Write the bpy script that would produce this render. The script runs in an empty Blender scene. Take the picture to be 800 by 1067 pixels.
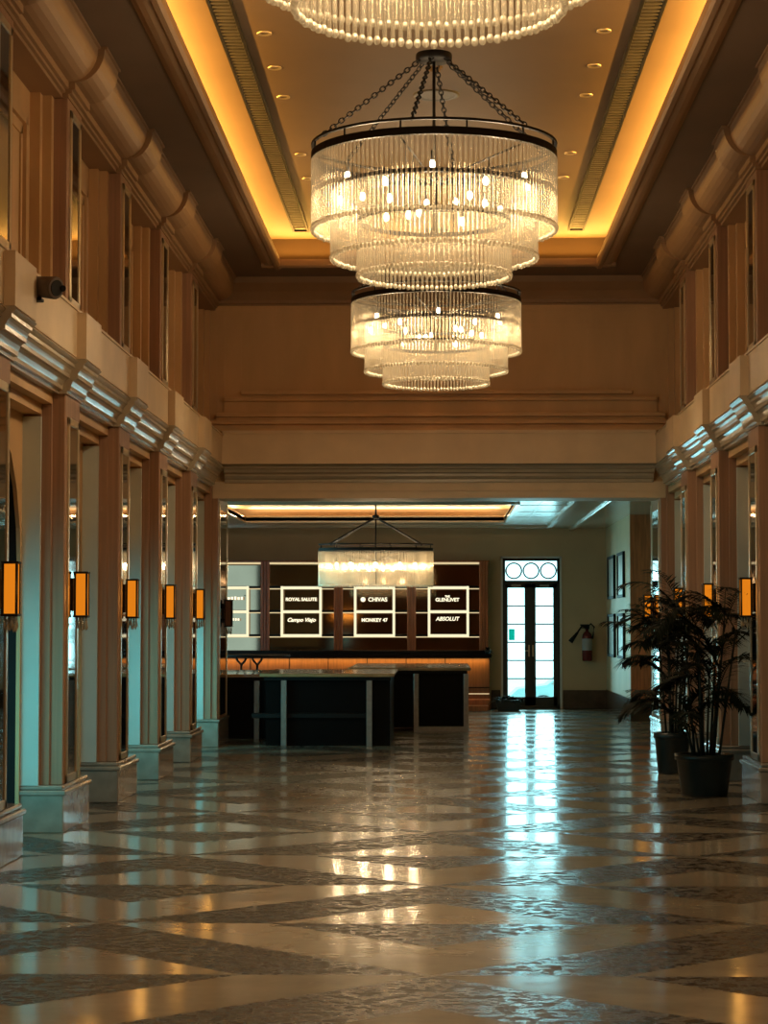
import bpy, bmesh, math, random
from mathutils import Vector, Matrix
random.seed(7)
SC = bpy.context.scene
COL = SC.collection
PI = math.pi

# ------------------------------------------------------------------ materials
def _new(name):
    m = bpy.data.materials.new(name); m.use_nodes = True
    nt = m.node_tree; nt.nodes.clear()
    out = nt.nodes.new('ShaderNodeOutputMaterial')
    return m, nt, out

def N(nt, t, **kw):
    n = nt.nodes.new(t)
    for k, v in kw.items(): setattr(n, k, v)
    return n

def setin(n, **kw):
    for k, v in kw.items():
        n.inputs[k.replace('_', ' ')].default_value = v
    return n

def c4(c): return (c[0], c[1], c[2], 1.0)

def paint(name, col, rough=0.5, var=0.12, scale=3.0, metal=0.0, stretch=(1, 1, 1), bump=0.0, spec=0.5, coat=0.0):
    """procedural painted / stone / wood surface: base colour broken up by stretched noise"""
    m, nt, out = _new(name)
    b = N(nt, 'ShaderNodeBsdfPrincipled')
    b.inputs['Roughness'].default_value = rough
    b.inputs['Metallic'].default_value = metal
    b.inputs['Specular IOR Level'].default_value = spec
    b.inputs['Coat Weight'].default_value = coat
    tc = N(nt, 'ShaderNodeTexCoord'); mp = N(nt, 'ShaderNodeMapping')
    mp.inputs['Scale'].default_value = stretch
    nz = N(nt, 'ShaderNodeTexNoise'); nz.inputs['Scale'].default_value = scale; nz.inputs['Detail'].default_value = 5
    rp = N(nt, 'ShaderNodeValToRGB')
    lo = [max(0, c * (1 - var)) for c in col]; hi = [min(1, c * (1 + var)) for c in col]
    rp.color_ramp.elements[0].position = 0.3; rp.color_ramp.elements[0].color = c4(lo)
    rp.color_ramp.elements[1].position = 0.7; rp.color_ramp.elements[1].color = c4(hi)
    L = nt.links.new
    L(tc.outputs['Object'], mp.inputs['Vector']); L(mp.outputs['Vector'], nz.inputs['Vector'])
    L(nz.outputs['Fac'], rp.inputs['Fac']); L(rp.outputs['Color'], b.inputs['Base Color'])
    if bump:
        bp = N(nt, 'ShaderNodeBump'); bp.inputs['Strength'].default_value = bump; bp.inputs['Distance'].default_value = 0.01
        L(nz.outputs['Fac'], bp.inputs['Height']); L(bp.outputs['Normal'], b.inputs['Normal'])
    L(b.outputs['BSDF'], out.inputs['Surface'])
    return m

def glow(name, col, strength, sample='AUTO'):
    m, nt, out = _new(name)
    e = N(nt, 'ShaderNodeEmission'); e.inputs['Color'].default_value = c4(col); e.inputs['Strength'].default_value = strength
    nt.links.new(e.outputs[0], out.inputs['Surface'])
    m.cycles.emission_sampling = sample
    return m

def crystal(name, col, clear, gl=.6, edge=.8):
    m, nt, out = _new(name)
    t = N(nt, 'ShaderNodeBsdfTransparent'); t.inputs['Color'].default_value = (.98, .96, .93, 1)
    g = N(nt, 'ShaderNodeBsdfGlossy'); g.inputs['Roughness'].default_value = .16; g.inputs['Color'].default_value = c4(col)
    tr = N(nt, 'ShaderNodeBsdfTranslucent'); tr.inputs['Color'].default_value = c4(col)
    d = N(nt, 'ShaderNodeBsdfDiffuse'); d.inputs['Color'].default_value = c4(col)
    m1 = N(nt, 'ShaderNodeMixShader'); m1.inputs[0].default_value = .5
    m2 = N(nt, 'ShaderNodeMixShader'); m2.inputs[0].default_value = gl
    m3 = N(nt, 'ShaderNodeMixShader'); 
    lw = N(nt, 'ShaderNodeLayerWeight'); lw.inputs['Blend'].default_value = .35
    mr = N(nt, 'ShaderNodeMapRange'); mr.inputs['To Min'].default_value = 1 - clear; mr.inputs['To Max'].default_value = edge
    L = nt.links.new
    L(d.outputs[0], m1.inputs[1]); L(tr.outputs[0], m1.inputs[2])
    L(m1.outputs[0], m2.inputs[1]); L(g.outputs[0], m2.inputs[2])
    L(lw.outputs['Facing'], mr.inputs['Value']); L(mr.outputs['Result'], m3.inputs[0])
    L(t.outputs[0], m3.inputs[1]); L(m2.outputs[0], m3.inputs[2])
    L(m3.outputs[0], out.inputs['Surface'])
    return m

def pane_glass(name, tint, refl):
    m, nt, out = _new(name)
    t = N(nt, 'ShaderNodeBsdfTransparent'); t.inputs['Color'].default_value = c4(tint)
    g = N(nt, 'ShaderNodeBsdfGlossy'); g.inputs['Roughness'].default_value = .03
    f = N(nt, 'ShaderNodeFresnel'); f.inputs['IOR'].default_value = 1.45
    mx = N(nt, 'ShaderNodeMixShader')
    L = nt.links.new
    L(f.outputs[0], mx.inputs[0]); L(t.outputs[0], mx.inputs[1]); L(g.outputs[0], mx.inputs[2])
    L(mx.outputs[0], out.inputs['Surface'])
    return m

def marble_floor():
    m, nt, out = _new('polished_marble_floor')
    L = nt.links.new
    tc = N(nt, 'ShaderNodeTexCoord'); sp = N(nt, 'ShaderNodeSeparateXYZ'); L(tc.outputs['Object'], sp.inputs[0])
    def M(op, a, b=None):
        n = N(nt, 'ShaderNodeMath', operation=op)
        for i, v in enumerate((a, b)):
            if v is None: continue
            if isinstance(v, (int, float)): n.inputs[i].default_value = v
            else: L(v, n.inputs[i])
        return n.outputs[0]
    u = M('DIVIDE', M('ADD', sp.outputs['X'], .02), 1.75)
    v = M('DIVIDE', M('SUBTRACT', sp.outputs['Y'], 11.74), 1.71)
    p = M('MULTIPLY', M('ADD', u, v), .5); q = M('MULTIPLY', M('SUBTRACT', u, v), .5)
    pf = M('SUBTRACT', p, M('ROUND', p)); qf = M('SUBTRACT', q, M('ROUND', q))
    mm = M('MAXIMUM', M('ABSOLUTE', pf), M('ABSOLUTE', qf))
    inner = M('LESS_THAN', mm, .25)
    upper = M('GREATER_THAN', M('SUBTRACT', pf, qf), 0.0)
    dark = M('ABSOLUTE', M('SUBTRACT', upper, inner))
    # light travertine-like stone
    n1 = N(nt, 'ShaderNodeTexNoise'); setin(n1, Scale=2.2, Detail=8.0, Roughness=.65); L(tc.outputs['Object'], n1.inputs['Vector'])
    r1 = N(nt, 'ShaderNodeValToRGB'); L(n1.outputs['Fac'], r1.inputs['Fac'])
    r1.color_ramp.elements[0].position = .3; r1.color_ramp.elements[0].color = (.28, .24, .17, 1)
    r1.color_ramp.elements[1].position = .75; r1.color_ramp.elements[1].color = (.42, .37, .27, 1)
    # dark mottled stone
    n2 = N(nt, 'ShaderNodeTexNoise'); setin(n2, Scale=12.0, Detail=8.0, Roughness=.72); L(tc.outputs['Object'], n2.inputs['Vector'])
    r2 = N(nt, 'ShaderNodeValToRGB'); L(n2.outputs['Fac'], r2.inputs['Fac'])
    r2.color_ramp.elements[0].position = .45; r2.color_ramp.elements[0].color = (.010, .010, .009, 1)
    r2.color_ramp.elements[1].position = .62; r2.color_ramp.elements[1].color = (.16, .14, .105, 1)
    mx = N(nt, 'ShaderNodeMixRGB'); L(dark, mx.inputs[0]); L(r1.outputs[0], mx.inputs[1]); L(r2.outputs[0], mx.inputs[2])
    b = N(nt, 'ShaderNodeBsdfPrincipled'); L(mx.outputs[0], b.inputs['Base Color'])
    # the dark stone is pitted: polished between the pits, matt inside them
    pr = N(nt, 'ShaderNodeMapRange'); pr.inputs['From Min'].default_value = .44; pr.inputs['From Max'].default_value = .58; L(n2.outputs['Fac'], pr.inputs['Value'])
    pit = M('MULTIPLY', pr.outputs[0], dark)
    L(M('ADD', M('MULTIPLY', pit, .38), .125), b.inputs['Roughness'])
    L(M('SUBTRACT', .6, M('ADD', M('MULTIPLY', pit, .34), M('MULTIPLY', dark, .22))), b.inputs['Specular IOR Level'])
    mp = N(nt, 'ShaderNodeMapping'); mp.inputs['Scale'].default_value = (.5, 1.55, 1); L(tc.outputs['Object'], mp.inputs['Vector'])
    n3 = N(nt, 'ShaderNodeTexNoise'); setin(n3, Scale=1.6, Detail=3.0); L(mp.outputs[0], n3.inputs['Vector'])
    bp = N(nt, 'ShaderNodeBump'); bp.inputs['Strength'].default_value = .26; bp.inputs['Distance'].default_value = .012
    L(n3.outputs['Fac'], bp.inputs['Height'])
    b2 = N(nt, 'ShaderNodeBump'); b2.inputs['Distance'].default_value = .006; b2.inputs['Strength'].default_value = .5
    L(M('MULTIPLY', n2.outputs['Fac'], dark), b2.inputs['Height']); L(bp.outputs[0], b2.inputs['Normal']); L(b2.outputs[0], b.inputs['Normal'])
    L(b.outputs[0], out.inputs['Surface'])
    return m

M_FLOOR = marble_floor()
M_WALL = paint('brown_plaster', (.66, .42, .20), .55, .10, 2.5, stretch=(1, 1, .3))
M_CROWN = paint('umber_crown_moulding', (.33, .20, .105), .55, .10, 2.5, stretch=(1, .3, 1))
M_WOOD = paint('fluted_brown_panelling', (.40, .225, .13), .55, .16, 6, stretch=(6, 6, .12))
M_REVEAL = paint('daylit_reveal_tone', (.60, .66, .60), .5, .05, 3)  # daylight on the reveal strips partly put into this pale, cool colour
M_FRIEZE = paint('cream_frieze_paint', (.74, .57, .36), .5, .07, 2.5)
M_CORN = paint('satin_cream_cornice', (.50, .42, .30), .22, .06, 4, spec=.7)
M_GILT = paint('pale_gold_trim', (.62, .50, .32), .3, .08, 8, metal=.5)
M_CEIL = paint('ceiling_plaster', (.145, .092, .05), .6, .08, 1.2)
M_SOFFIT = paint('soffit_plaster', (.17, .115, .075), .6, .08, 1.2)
M_BARCEIL = paint('satin_bar_ceiling', (.44, .37, .27), .18, .05, 2, spec=.7)
M_BARWALL = paint('olive_cream_bar_wall', (.50, .36, .20), .55, .07, 1.5)
M_STONE = paint('polished_beige_plinth_stone', (.36, .31, .25), .16, .18, 7, coat=.3)
M_DKSTONE = paint('dark_brown_polished_stone', (.07, .042, .027), .14, .3, 6, coat=.3)
M_MIRROR = paint('antique_dark_mirror', (.26, .23, .19), .04, .06, 2, metal=1.0)
M_BLACK = paint('black_metal', (.006, .005, .0045), .55, .2, 8, spec=.2)
M_DARKIN = paint('black_bay_lining', (.006, .006, .006), .9, .3, 4)  # darkness inside the arched bays put into the colour
M_BLKGLOSS = paint('black_gloss_panel', (.003, .003, .003), .3, .2, 5, spec=.12)
M_OAK = paint('warm_oak_panel', (.20, .09, .033), .4, .25, 5, stretch=(8, 8, .6))
M_WALNUT = paint('red_brown_walnut', (.40, .125, .045), .28, .3, 5, stretch=(8, 8, .6))
M_TABLE = paint('warm_polished_table_top', (.42, .24, .11), .14, .25, 4, stretch=(1, 8, 1), coat=.5)
M_STEEL = paint('brushed_steel_leg', (.34, .33, .30), .32, .1, 20, metal=.7)
M_BACKMIR = paint('smoked_back_bar_mirror', (.22, .16, .115), .05, .06, 2, metal=1.0)
M_DOORF = paint('dark_green_door_frame', (.018, .020, .016), .35, .2, 6)
M_WHITE = paint('white_door_lining', (.62, .62, .55), .5, .04, 5)
M_GLASS = pane_glass('clear_glass', (.97, 1, 1), 1)
M_RODS = crystal('crystal_rods', (.60, .55, .44), .74, .55, .85)
M_BEAD = crystal('crystal_beads', (.80, .74, .60), .40, .5, .9)
M_BULB = glow('lamp_bulb_glow', (1, .80, .50), 28, 'NONE')
M_AMBER = glow('amber_lamp_shade_glow', (1, .28, .012), .68, 'AUTO')
M_SIGN = glow('sign_lettering_glow', (1, .90, .62), 1.3, 'AUTO')
M_TUBE = glow('sign_frame_glow', (1, .90, .58), .95, 'AUTO')
M_LINE = glow('shelf_light_line_glow', (1, .78, .42), .7, 'AUTO')
M_DOWN = glow('downlight_glow', (1, .82, .55), 3, 'NONE')
M_OFFSHADE = paint('unlit_brown_lamp_shade', (.13, .05, .022), .6, .2, 8, stretch=(6, 6, 1))
M_GRILLE = paint('grey_vent_louvre', (.075, .065, .048), .5, .2, 6)
M_CCTV = paint('brown_grey_camera_housing', (.12, .085, .06), .4, .2, 12)
M_RED = paint('red_extinguisher_enamel', (.12, .010, .008), .25, .1, 5)
M_LABELW = paint('white_paper_label', (.30, .30, .28), .6, .06, 9)
M_GREENNOTE, _nt, _out = _new('green_notice_paper')
_tr = N(_nt, 'ShaderNodeBsdfTranslucent'); _nz = N(_nt, 'ShaderNodeTexNoise'); _nz.inputs['Scale'].default_value = 30
_rp = N(_nt, 'ShaderNodeValToRGB'); _rp.color_ramp.elements[0].color = (.02, .25, .20, 1); _rp.color_ramp.elements[1].color = (.05, .40, .34, 1)
_nt.links.new(_nz.outputs['Fac'], _rp.inputs['Fac']); _nt.links.new(_rp.outputs[0], _tr.inputs['Color']); _nt.links.new(_tr.outputs[0], _out.inputs['Surface'])
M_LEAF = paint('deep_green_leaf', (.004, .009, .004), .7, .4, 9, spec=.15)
M_STEM = paint('green_brown_cane', (.018, .022, .012), .6, .3, 12, stretch=(1, 1, 3))
M_POT = paint('dark_teal_glazed_pot', (.006, .016, .017), .35, .3, 5)
M_SOIL = paint('dark_soil', (.02, .014, .01), .95, .4, 25, bump=.4)
M_PIC = paint('framed_print_paper', (.33, .30, .25), .4, .3, 4)
M_GROUND = paint('pale_outdoor_paving', (.75, .75, .70), .8, .1, 2)
M_CAR = paint('teal_grey_bodywork', (.30, .55, .56), .3, .1, 2)

# ------------------------------------------------------------------ mesh builder
class MB:
    def __init__(s): s.v = []; s.f = []; s.mi = []; s.smooth = []
    def add(s, vs, fs, mi=0, smooth=False):
        o = len(s.v); s.v += [tuple(p) for p in vs]
        for f in fs: s.f.append([o + i for i in f]); s.mi.append(mi); s.smooth.append(smooth)
        return s
    def box(s, x0, x1, y0, y1, z0, z1, mi=0):
        x0, x1 = min(x0, x1), max(x0, x1); y0, y1 = min(y0, y1), max(y0, y1); z0, z1 = min(z0, z1), max(z0, z1)
        vs = [(x0,y0,z0),(x1,y0,z0),(x1,y1,z0),(x0,y1,z0),(x0,y0,z1),(x1,y0,z1),(x1,y1,z1),(x0,y1,z1)]
        return s.add(vs, [(0,3,2,1),(4,5,6,7),(0,1,5,4),(1,2,6,5),(2,3,7,6),(3,0,4,7)], mi)
    def cbox(s, x0, x1, y0, y1, z0, z1, c=.006, mi=0):
        """box with chamfered edges all round"""
        x0, x1 = min(x0, x1), max(x0, x1); y0, y1 = min(y0, y1), max(y0, y1); z0, z1 = min(z0, z1), max(z0, z1)
        c = min(c, (x1-x0)*.45, (y1-y0)*.45, (z1-z0)*.45)
        bm = bmesh.new(); r = bmesh.ops.create_cube(bm, size=1)
        for v in bm.verts: v.co = Vector(((x0+x1)/2 + v.co.x*(x1-x0), (y0+y1)/2 + v.co.y*(y1-y0), (z0+z1)/2 + v.co.z*(z1-z0)))
        bmesh.ops.bevel(bm, geom=list(bm.edges), offset=c, segments=1, affect='EDGES')
        s.bm(bm, mi); return s
    def bm(s, bm, mi=0, smooth=False):
        bm.verts.index_update()
        s.add([v.co[:] for v in bm.verts], [[v.index for v in f.verts] for f in bm.faces], mi, smooth); bm.free()
    def extrude_y(s, prof, y0, y1, sx=1, mi=0):
        """closed profile of (x,z) swept along y; sx mirrors x"""
        n = len(prof)
        vs = [(sx*x, y0, z) for x, z in prof] + [(sx*x, y1, z) for x, z in prof]
        fs = [(i, (i+1) % n, n+(i+1) % n, n+i) for i in range(n)]
        fs += [tuple(range(n))[::-1], tuple(range(n, 2*n))]
        return s.add(vs, fs, mi)
    def extrude_x(s, prof, x0, x1, mi=0):
        n = len(prof)
        vs = [(x0, y, z) for y, z in prof] + [(x1, y, z) for y, z in prof]
        fs = [(i, (i+1) % n, n+(i+1) % n, n+i) for i in range(n)]
        fs += [tuple(range(n))[::-1], tuple(range(n, 2*n))]
        return s.add(vs, fs, mi)
    def tube(s, a, b, r, n=8, r2=None, mi=0, caps=True):
        a = Vector(a); b = Vector(b); d = b - a
        if d.length < 1e-6: return s
        q = d.to_track_quat('Z', 'Y'); r2 = r if r2 is None else r2
        vs = []
        for p, rr in ((a, r), (b, r2)):
            for i in range(n):
                t = 2*PI*i/n; vs.append(p + q @ Vector((rr*math.cos(t), rr*math.sin(t), 0)))
        fs = [(i, (i+1) % n, n+(i+1) % n, n+i) for i in range(n)]
        o = len(s.v); s.add(vs, fs, mi, True)
        if caps: s.add([], [], mi); s.f += [[o+i for i in range(n)][::-1], [o+n+i for i in range(n)]]; s.mi += [mi, mi]; s.smooth += [False, False]
        return s
    def path(s, pts, r, n=8, mi=0, r_end=None):
        """swept tube along points"""
        pts = [Vector(p) for p in pts]; k = len(pts); vs = []
        for j, p in enumerate(pts):
            d = (pts[min(j+1, k-1)] - pts[max(j-1, 0)]).normalized(); q = d.to_track_quat('Z', 'Y')
            rr = r if r_end is None else r + (r_end - r)*j/(k-1)
            for i in range(n):
                t = 2*PI*i/n; vs.append(p + q @ Vector((rr*math.cos(t), rr*math.sin(t), 0)))
        fs = [(j*n+i, j*n+(i+1) % n, (j+1)*n+(i+1) % n, (j+1)*n+i) for j in range(k-1) for i in range(n)]
        fs += [tuple(range(n))[::-1], tuple(range((k-1)*n, k*n))]
        return s.add(vs, fs, mi, True)
    def lathe(s, prof, c=(0, 0, 0), n=24, mi=0, sy=1.0, smooth=True):
        """profile of (r,z) revolved about z"""
        vs = [(c[0]+r*math.cos(2*PI*i/n), c[1]+sy*r*math.sin(2*PI*i/n), c[2]+z) for r, z in prof for i in range(n)]
        k = len(prof)
        fs = [(j*n+i, j*n+(i+1) % n, (j+1)*n+(i+1) % n, (j+1)*n+i) for j in range(k-1) for i in range(n)]
        return s.add(vs, fs, mi, smooth)
    def ring(s, c, R, w, h, n=64, sy=1.0, mi=0):
        """flat-section hoop, oval when sy != 1"""
        pr = [(R-w, -h/2), (R, -h/2), (R, h/2), (R-w, h/2), (R-w, -h/2)]
        return s.lathe(pr, c, n, mi, sy, False)
    def sphere(s, c, r, n=8, m=6, mi=0, sz=1.0):
        pr = [(max(1e-4, r*math.sin(PI*j/m)), -r*sz*math.cos(PI*j/m)) for j in range(m+1)]
        return s.lathe(pr, c, n, mi)
    def build(s, name, mats, parent=None, loc=None):
        me = bpy.data.meshes.new(name)
        me.from_pydata(s.v, [], s.f)
        if not isinstance(mats, (list, tuple)): mats = [mats]
        for m in mats: me.materials.append(m)
        me.polygons.foreach_set('material_index', s.mi); me.polygons.foreach_set('use_smooth', s.smooth)
        bm = bmesh.new(); bm.from_mesh(me); bmesh.ops.recalc_face_normals(bm, faces=bm.faces); bm.to_mesh(me); bm.free()
        me.update()
        o = bpy.data.objects.new(name, me); COL.objects.link(o)
        if parent: o.parent = parent
        if loc: o.location = loc
        return o

def thing(name, label, cat, loc=(0, 0, 0), rz=0, group=None):
    o = bpy.data.objects.new(name, None); COL.objects.link(o); o.empty_display_size = .1
    o.location = loc; o.rotation_euler = (0, 0, rz); o['label'] = label; o['category'] = cat
    if group: o['group'] = group
    return o
def tag(o, label, cat, group=None):
    o['label'] = label; o['category'] = cat
    if group: o['group'] = group
    return o
def struct(o): o['kind'] = 'structure'; return o
def dup(root, loc, rz=None, label=None):
    r = root.copy(); COL.objects.link(r); r.location = loc
    if rz is not None: r.rotation_euler = (0, 0, rz)
    if label: r['label'] = label
    for ch in list(root.children):
        c = ch.copy(); COL.objects.link(c); c.parent = r
        for g in list(ch.children):
            d = g.copy(); COL.objects.link(d); d.parent = c
    return r

def area(name, loc, rot, sx, sy, power, col, spread=None):
    l = bpy.data.lights.new(name, 'AREA'); l.shape = 'RECTANGLE'; l.size = sx; l.size_y = sy; l.energy = power; l.color = col
    if spread: l.spread = spread
    o = bpy.data.objects.new(name, l); COL.objects.link(o); o.location = loc; o.rotation_euler = rot
    return o
def point(name, loc, power, col, r=.04):
    l = bpy.data.lights.new(name, 'POINT'); l.energy = power; l.color = col; l.shadow_soft_size = r
    o = bpy.data.objects.new(name, l); COL.objects.link(o); o.location = loc
    return o

WARM = (1, .60, .27); CANDLE = (1, .74, .44); TEAL = (.13, .82, .90); ORANGE = (1, .50, .09)

# ------------------------------------------------------------------ dimensions; y depths of the scene scaled up about the camera
YE = 28.4                       # end wall of the tall hall
PY = [16.78 + 2.83*k for k in range(-6, 4)]      # near face of each pier
PW = .66                        # pier width
XS = 2.88                       # pier face
XF = 2.79                       # frieze face
ZF0, ZF1 = 3.66, 4.04           # frieze
ZS = 6.1                        # soffit
ZI = 6.45                       # raised ceiling
Y0 = -2.0
BY1 = 41.35                      # bar back wall
BZ = 3.40                       # bar ceiling

# ------------------------------------------------------------------ floor
struct(MB().box(-7.0, 5.0, Y0-.2, BY1+.3, -.2, 0).build('floor', M_FLOOR))

# ------------------------------------------------------------------ side walls of the hall
def arch_points(yc, hw, zs, za, n=10):
    return [(yc + hw*math.cos(PI*i/n), zs + (za-zs)*math.sin(PI*i/n)) for i in range(n+1)]

def bay_bounds(k):
    a = PY[k-1] + PW if k > 0 else Y0
    return a, PY[k]

def side_wall(s, name):
    w = MB()
    # pierced wall plane between piers
    XA, XB = 3.20, 3.55
    dk = MB()  # jamb backs and shell, coloured black so the openings look dark
    bays = [(PY[k] + PW, PY[k+1]) for k in range(len(PY)-1)] + [(PY[-1]+PW, YE)]
    segs = []
    for (a, b) in bays:
        yc = (a+b)/2; hw = (b-a)/2 - .10
        pts = arch_points(yc, hw, 2.0, 3.08)                # far -> near
        # jambs
        w.box(s*XA, s*3.23, a, yc-hw, 0, 3.45); w.box(s*XA, s*3.23, yc+hw, b, 0, 3.45)
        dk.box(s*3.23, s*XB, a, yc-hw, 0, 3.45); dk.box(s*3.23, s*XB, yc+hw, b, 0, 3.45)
        # spandrels above the arch
        for i in range(len(pts)-1):
            (ya, za), (yb, zb) = pts[i], pts[i+1]
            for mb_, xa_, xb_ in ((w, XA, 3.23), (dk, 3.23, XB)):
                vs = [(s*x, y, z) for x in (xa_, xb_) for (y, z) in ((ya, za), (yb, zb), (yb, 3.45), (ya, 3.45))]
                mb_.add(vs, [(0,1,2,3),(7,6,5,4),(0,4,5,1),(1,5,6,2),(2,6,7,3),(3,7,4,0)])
        # stepped heads over the bay
        w.box(s*3.06, s*3.3, a, b, 3.22, 3.45); w.box(s*2.98, s*3.3, a, b, 3.30, 3.45)
    # solid lower wall from the rear to the first pier
    w.box(s*XA, s*XB, Y0, PY[0], 0, 3.45)
    # upper wall, recessed between the piers
    w.box(s*3.14, s*3.55, Y0, YE, 3.9, 6.1)
    for k in range(len(PY)):
        a = PY[k]+PW; b = PY[k+1] if k+1 < len(PY) else YE
        # stepped returns beside the upper piers, and a framed panel
        w.box(s*2.99, s*3.2, b-.10, b, 4.0, 5.72); w.box(s*3.06, s*3.2, b-.20, b, 4.0, 5.72)
        w.box(s*2.99, s*3.2, a, a+.10, 4.0, 5.72); w.box(s*3.06, s*3.2, a, a+.20, 4.0, 5.72)
        m0, m1 = a+.42, b-.42
        for d, (p0, p1, z0, z1) in ((3.11, (m0, m1, 4.1, 5.45)), (3.125, (m0+.13, m1-.13, 4.2, 5.35))):
            t = .06
            w.box(s*d, s*3.16, p0, p0+t, z0, z1); w.box(s*d, s*3.16, p1-t, p1, z0, z1)
            w.box(s*d, s*3.16, p0, p1, z0, z0+t); w.box(s*d, s*3.16, p0, p1, z1-t, z1)
    # backing shell that closes the hall
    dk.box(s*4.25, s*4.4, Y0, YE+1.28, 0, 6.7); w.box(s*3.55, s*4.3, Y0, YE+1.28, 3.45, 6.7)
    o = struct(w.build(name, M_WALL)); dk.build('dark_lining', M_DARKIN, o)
    for (a, b) in bays:
        yc = (a+b)/2; hw = (b-a)/2 - .10; g = MB()
        for q in (yc-hw, yc-.03, yc+hw-.06): g.box(s*3.46, s*3.50, q, q+.06, 0, 3.0)
        for z in (0, .45, .9, 1.35, 1.8, 2.25): g.box(s*3.465, s*3.495, yc-hw+.06, yc-.03, z, z+(.2 if z == 0 else .03)); g.box(s*3.465, s*3.495, yc+.03, yc+hw-.06, z, z+(.2 if z == 0 else .03))
        g.build('arched_door_frame', M_DOORF, o)
    # wall reveals beside each pier, pale and cool so the colour carries part of the daylight
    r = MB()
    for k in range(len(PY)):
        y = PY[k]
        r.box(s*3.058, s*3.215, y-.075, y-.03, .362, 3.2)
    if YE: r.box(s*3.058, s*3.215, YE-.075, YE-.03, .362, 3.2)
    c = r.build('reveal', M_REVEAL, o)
    return o

wl = side_wall(-1, 'wall_left'); wr = side_wall(1, 'wall_right')
struct(MB().box(-4.4, 4.4, Y0-.2, Y0, 0, 6.7).build('wall_rear', M_WALL))

# ---- piers: plinth, shaft, inlaid mirrors (lower and upper storey)
def pier(s, y):
    y1 = y + PW
    sh = MB()
    sh.cbox(s*XS, s*3.35, y, y1, .36, 3.5, .008)
    sh.cbox(s*2.98, s*3.3, y-.02, y1+.14, .36, 3.45, .006); sh.cbox(s*3.06, s*3.3, y-.04, y1+.28, .36, 3.45, .006)
    sh.cbox(s*XS, s*3.35, y, y1, 3.9, 5.85, .008)
    o = struct(sh.build('pier', M_WOOD))
    pl = MB()
    pl.cbox(s*2.86, s*3.22, y-.08, y+1.13, 0, .31, .008)
    pl.cbox(s*2.84, s*3.22, y-.095, y+1.145, .285, .325, .010); pl.cbox(s*2.865, s*3.22, y-.075, y+1.12, .325, .362, .012)
    b = pl.build('plinth', M_STONE, o)
    mi = MB(); mi.box(s*(XS-.006), s*3.0, y+.15, y+.52, .40, 3.18); mi.box(s*(XS-.006), s*3.0, y+.16, y+.51, 4.15, 5.58)
    mi.build('mirror', M_MIRROR, o)
    g = MB()
    for z0, z1, a, c in ((.37, 3.21, .085, .585), (4.1, 5.63, .095, .575)):
        t = .062
        g.cbox(s*(XS-.014), s*2.95, y+a, y+a+t, z0, z1, .004); g.cbox(s*(XS-.014), s*2.95, y+c-t, y+c, z0, z1, .004)
        g.cbox(s*(XS-.014), s*2.95, y+a, y+c, z0, z0+t, .004); g.cbox(s*(XS-.014), s*2.95, y+a, y+c, z1-t, z1, .004)
    g.build('mirror_frame', M_GILT, o)
    return o
for s in (-1, 1):
    for y in PY: pier(s, y)

# ---- cornice + frieze (broken forward over the piers), upper entablature + cove
CORN = [(3.4,3.38),(2.93,3.38),(2.93,3.405),(2.90,3.41),(2.90,3.44),(2.895,3.45),(2.885,3.475),(2.865,3.495),(2.845,3.50),(2.845,3.53),
        (2.838,3.54),(2.83,3.56),(2.815,3.575),(2.805,3.58),(2.805,3.605),(2.79,3.615),(2.775,3.63),(2.80,3.66),(3.4,3.66)]
COVE = [(3.4,5.70),(2.92,5.70),(2.92,5.73),(2.895,5.735),(2.895,5.76),(2.87,5.765),(2.87,5.80)] + \
       [(2.64+.23*(1-math.sin(t*PI/2/8)), 6.08-.26*math.cos(t*PI/2/8)) for t in range(9)] + [(2.62,6.08),(2.62,6.12),(3.4,6.12)]
def shift(p, d): return [(x-d if x < 3.3 else x, z) for x, z in p]
for s, nm in ((-1, 'left'), (1, 'right')):
    c = MB(); c.extrude_y(CORN, Y0, YE-.2, s)
    f = MB(); f.box(s*XF, s*3.4, Y0, YE-.4, ZF0, ZF1); f.box(s*(XF-.012), s*3.4, Y0, YE-.4, ZF1-.02, ZF1)
    v = MB(); v.extrude_y(COVE, Y0, YE-.02, s)
    for y in PY:
        c.extrude_y(shift(CORN, .065), y-.03, y+PW+.03, s)
        f.box(s*(XF-.075), s*3.0, y-.04, y+PW+.04, ZF0-.01, ZF1-.03)
        v.extrude_y(shift(COVE, .05), y-.03, y+PW+.03, s)
    a = struct(c.build('trim_1' if s < 0 else 'trim_2', M_CORN)); f.build('frieze', M_FRIEZE, a)
    struct(v.build('trim_3' if s < 0 else 'trim_4', M_CROWN))

# ------------------------------------------------------------------ end wall of the hall with the opening to the bar
w = MB()
w.box(-4.3, -2.9, YE, YE+1.28, 0, 6.7); w.box(2.9, 4.3, YE, YE+1.28, 0, 6.7)
w.box(-2.9, 2.9, YE, YE+.7, 3.25, 6.7)
ew = struct(w.build('wall_end', M_WALL))
e = MB()
def frame_yz(mb, x0, x1, z0, z1, t, y0, y1):
    mb.box(x0, x1, y0, y1, z0, z0+t); mb.box(x0, x1, y0, y1, z1-t, z1); mb.box(x0, x0+t, y0, y1, z0, z1); mb.box(x1-t, x1, y0, y1, z0, z1)
def nest(x0, x1, z0, z1, d, prev):
    # one stepped frame level: bottom ledge stands proud, sides and top are shallow; pieces meet without overlapping
    X0, X1, Z0, Z1 = prev
    e.box(X0, X1, YE-d, YE+.02, Z0, z0-.035); e.cbox(X0, X1, YE-d-.06, YE+.02, z0-.05, z0, .006)
    e.box(X0, x0, YE-d*.35, YE+.02, z0, Z1); e.box(x1, X1, YE-d*.35, YE+.02, z0, Z1); e.box(x0, x1, YE-d*.35, YE+.02, z1, Z1)
    return (x0, x1, z0, z1)
pv = (-3.15, 3.15, 4.06, 5.76)
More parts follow.
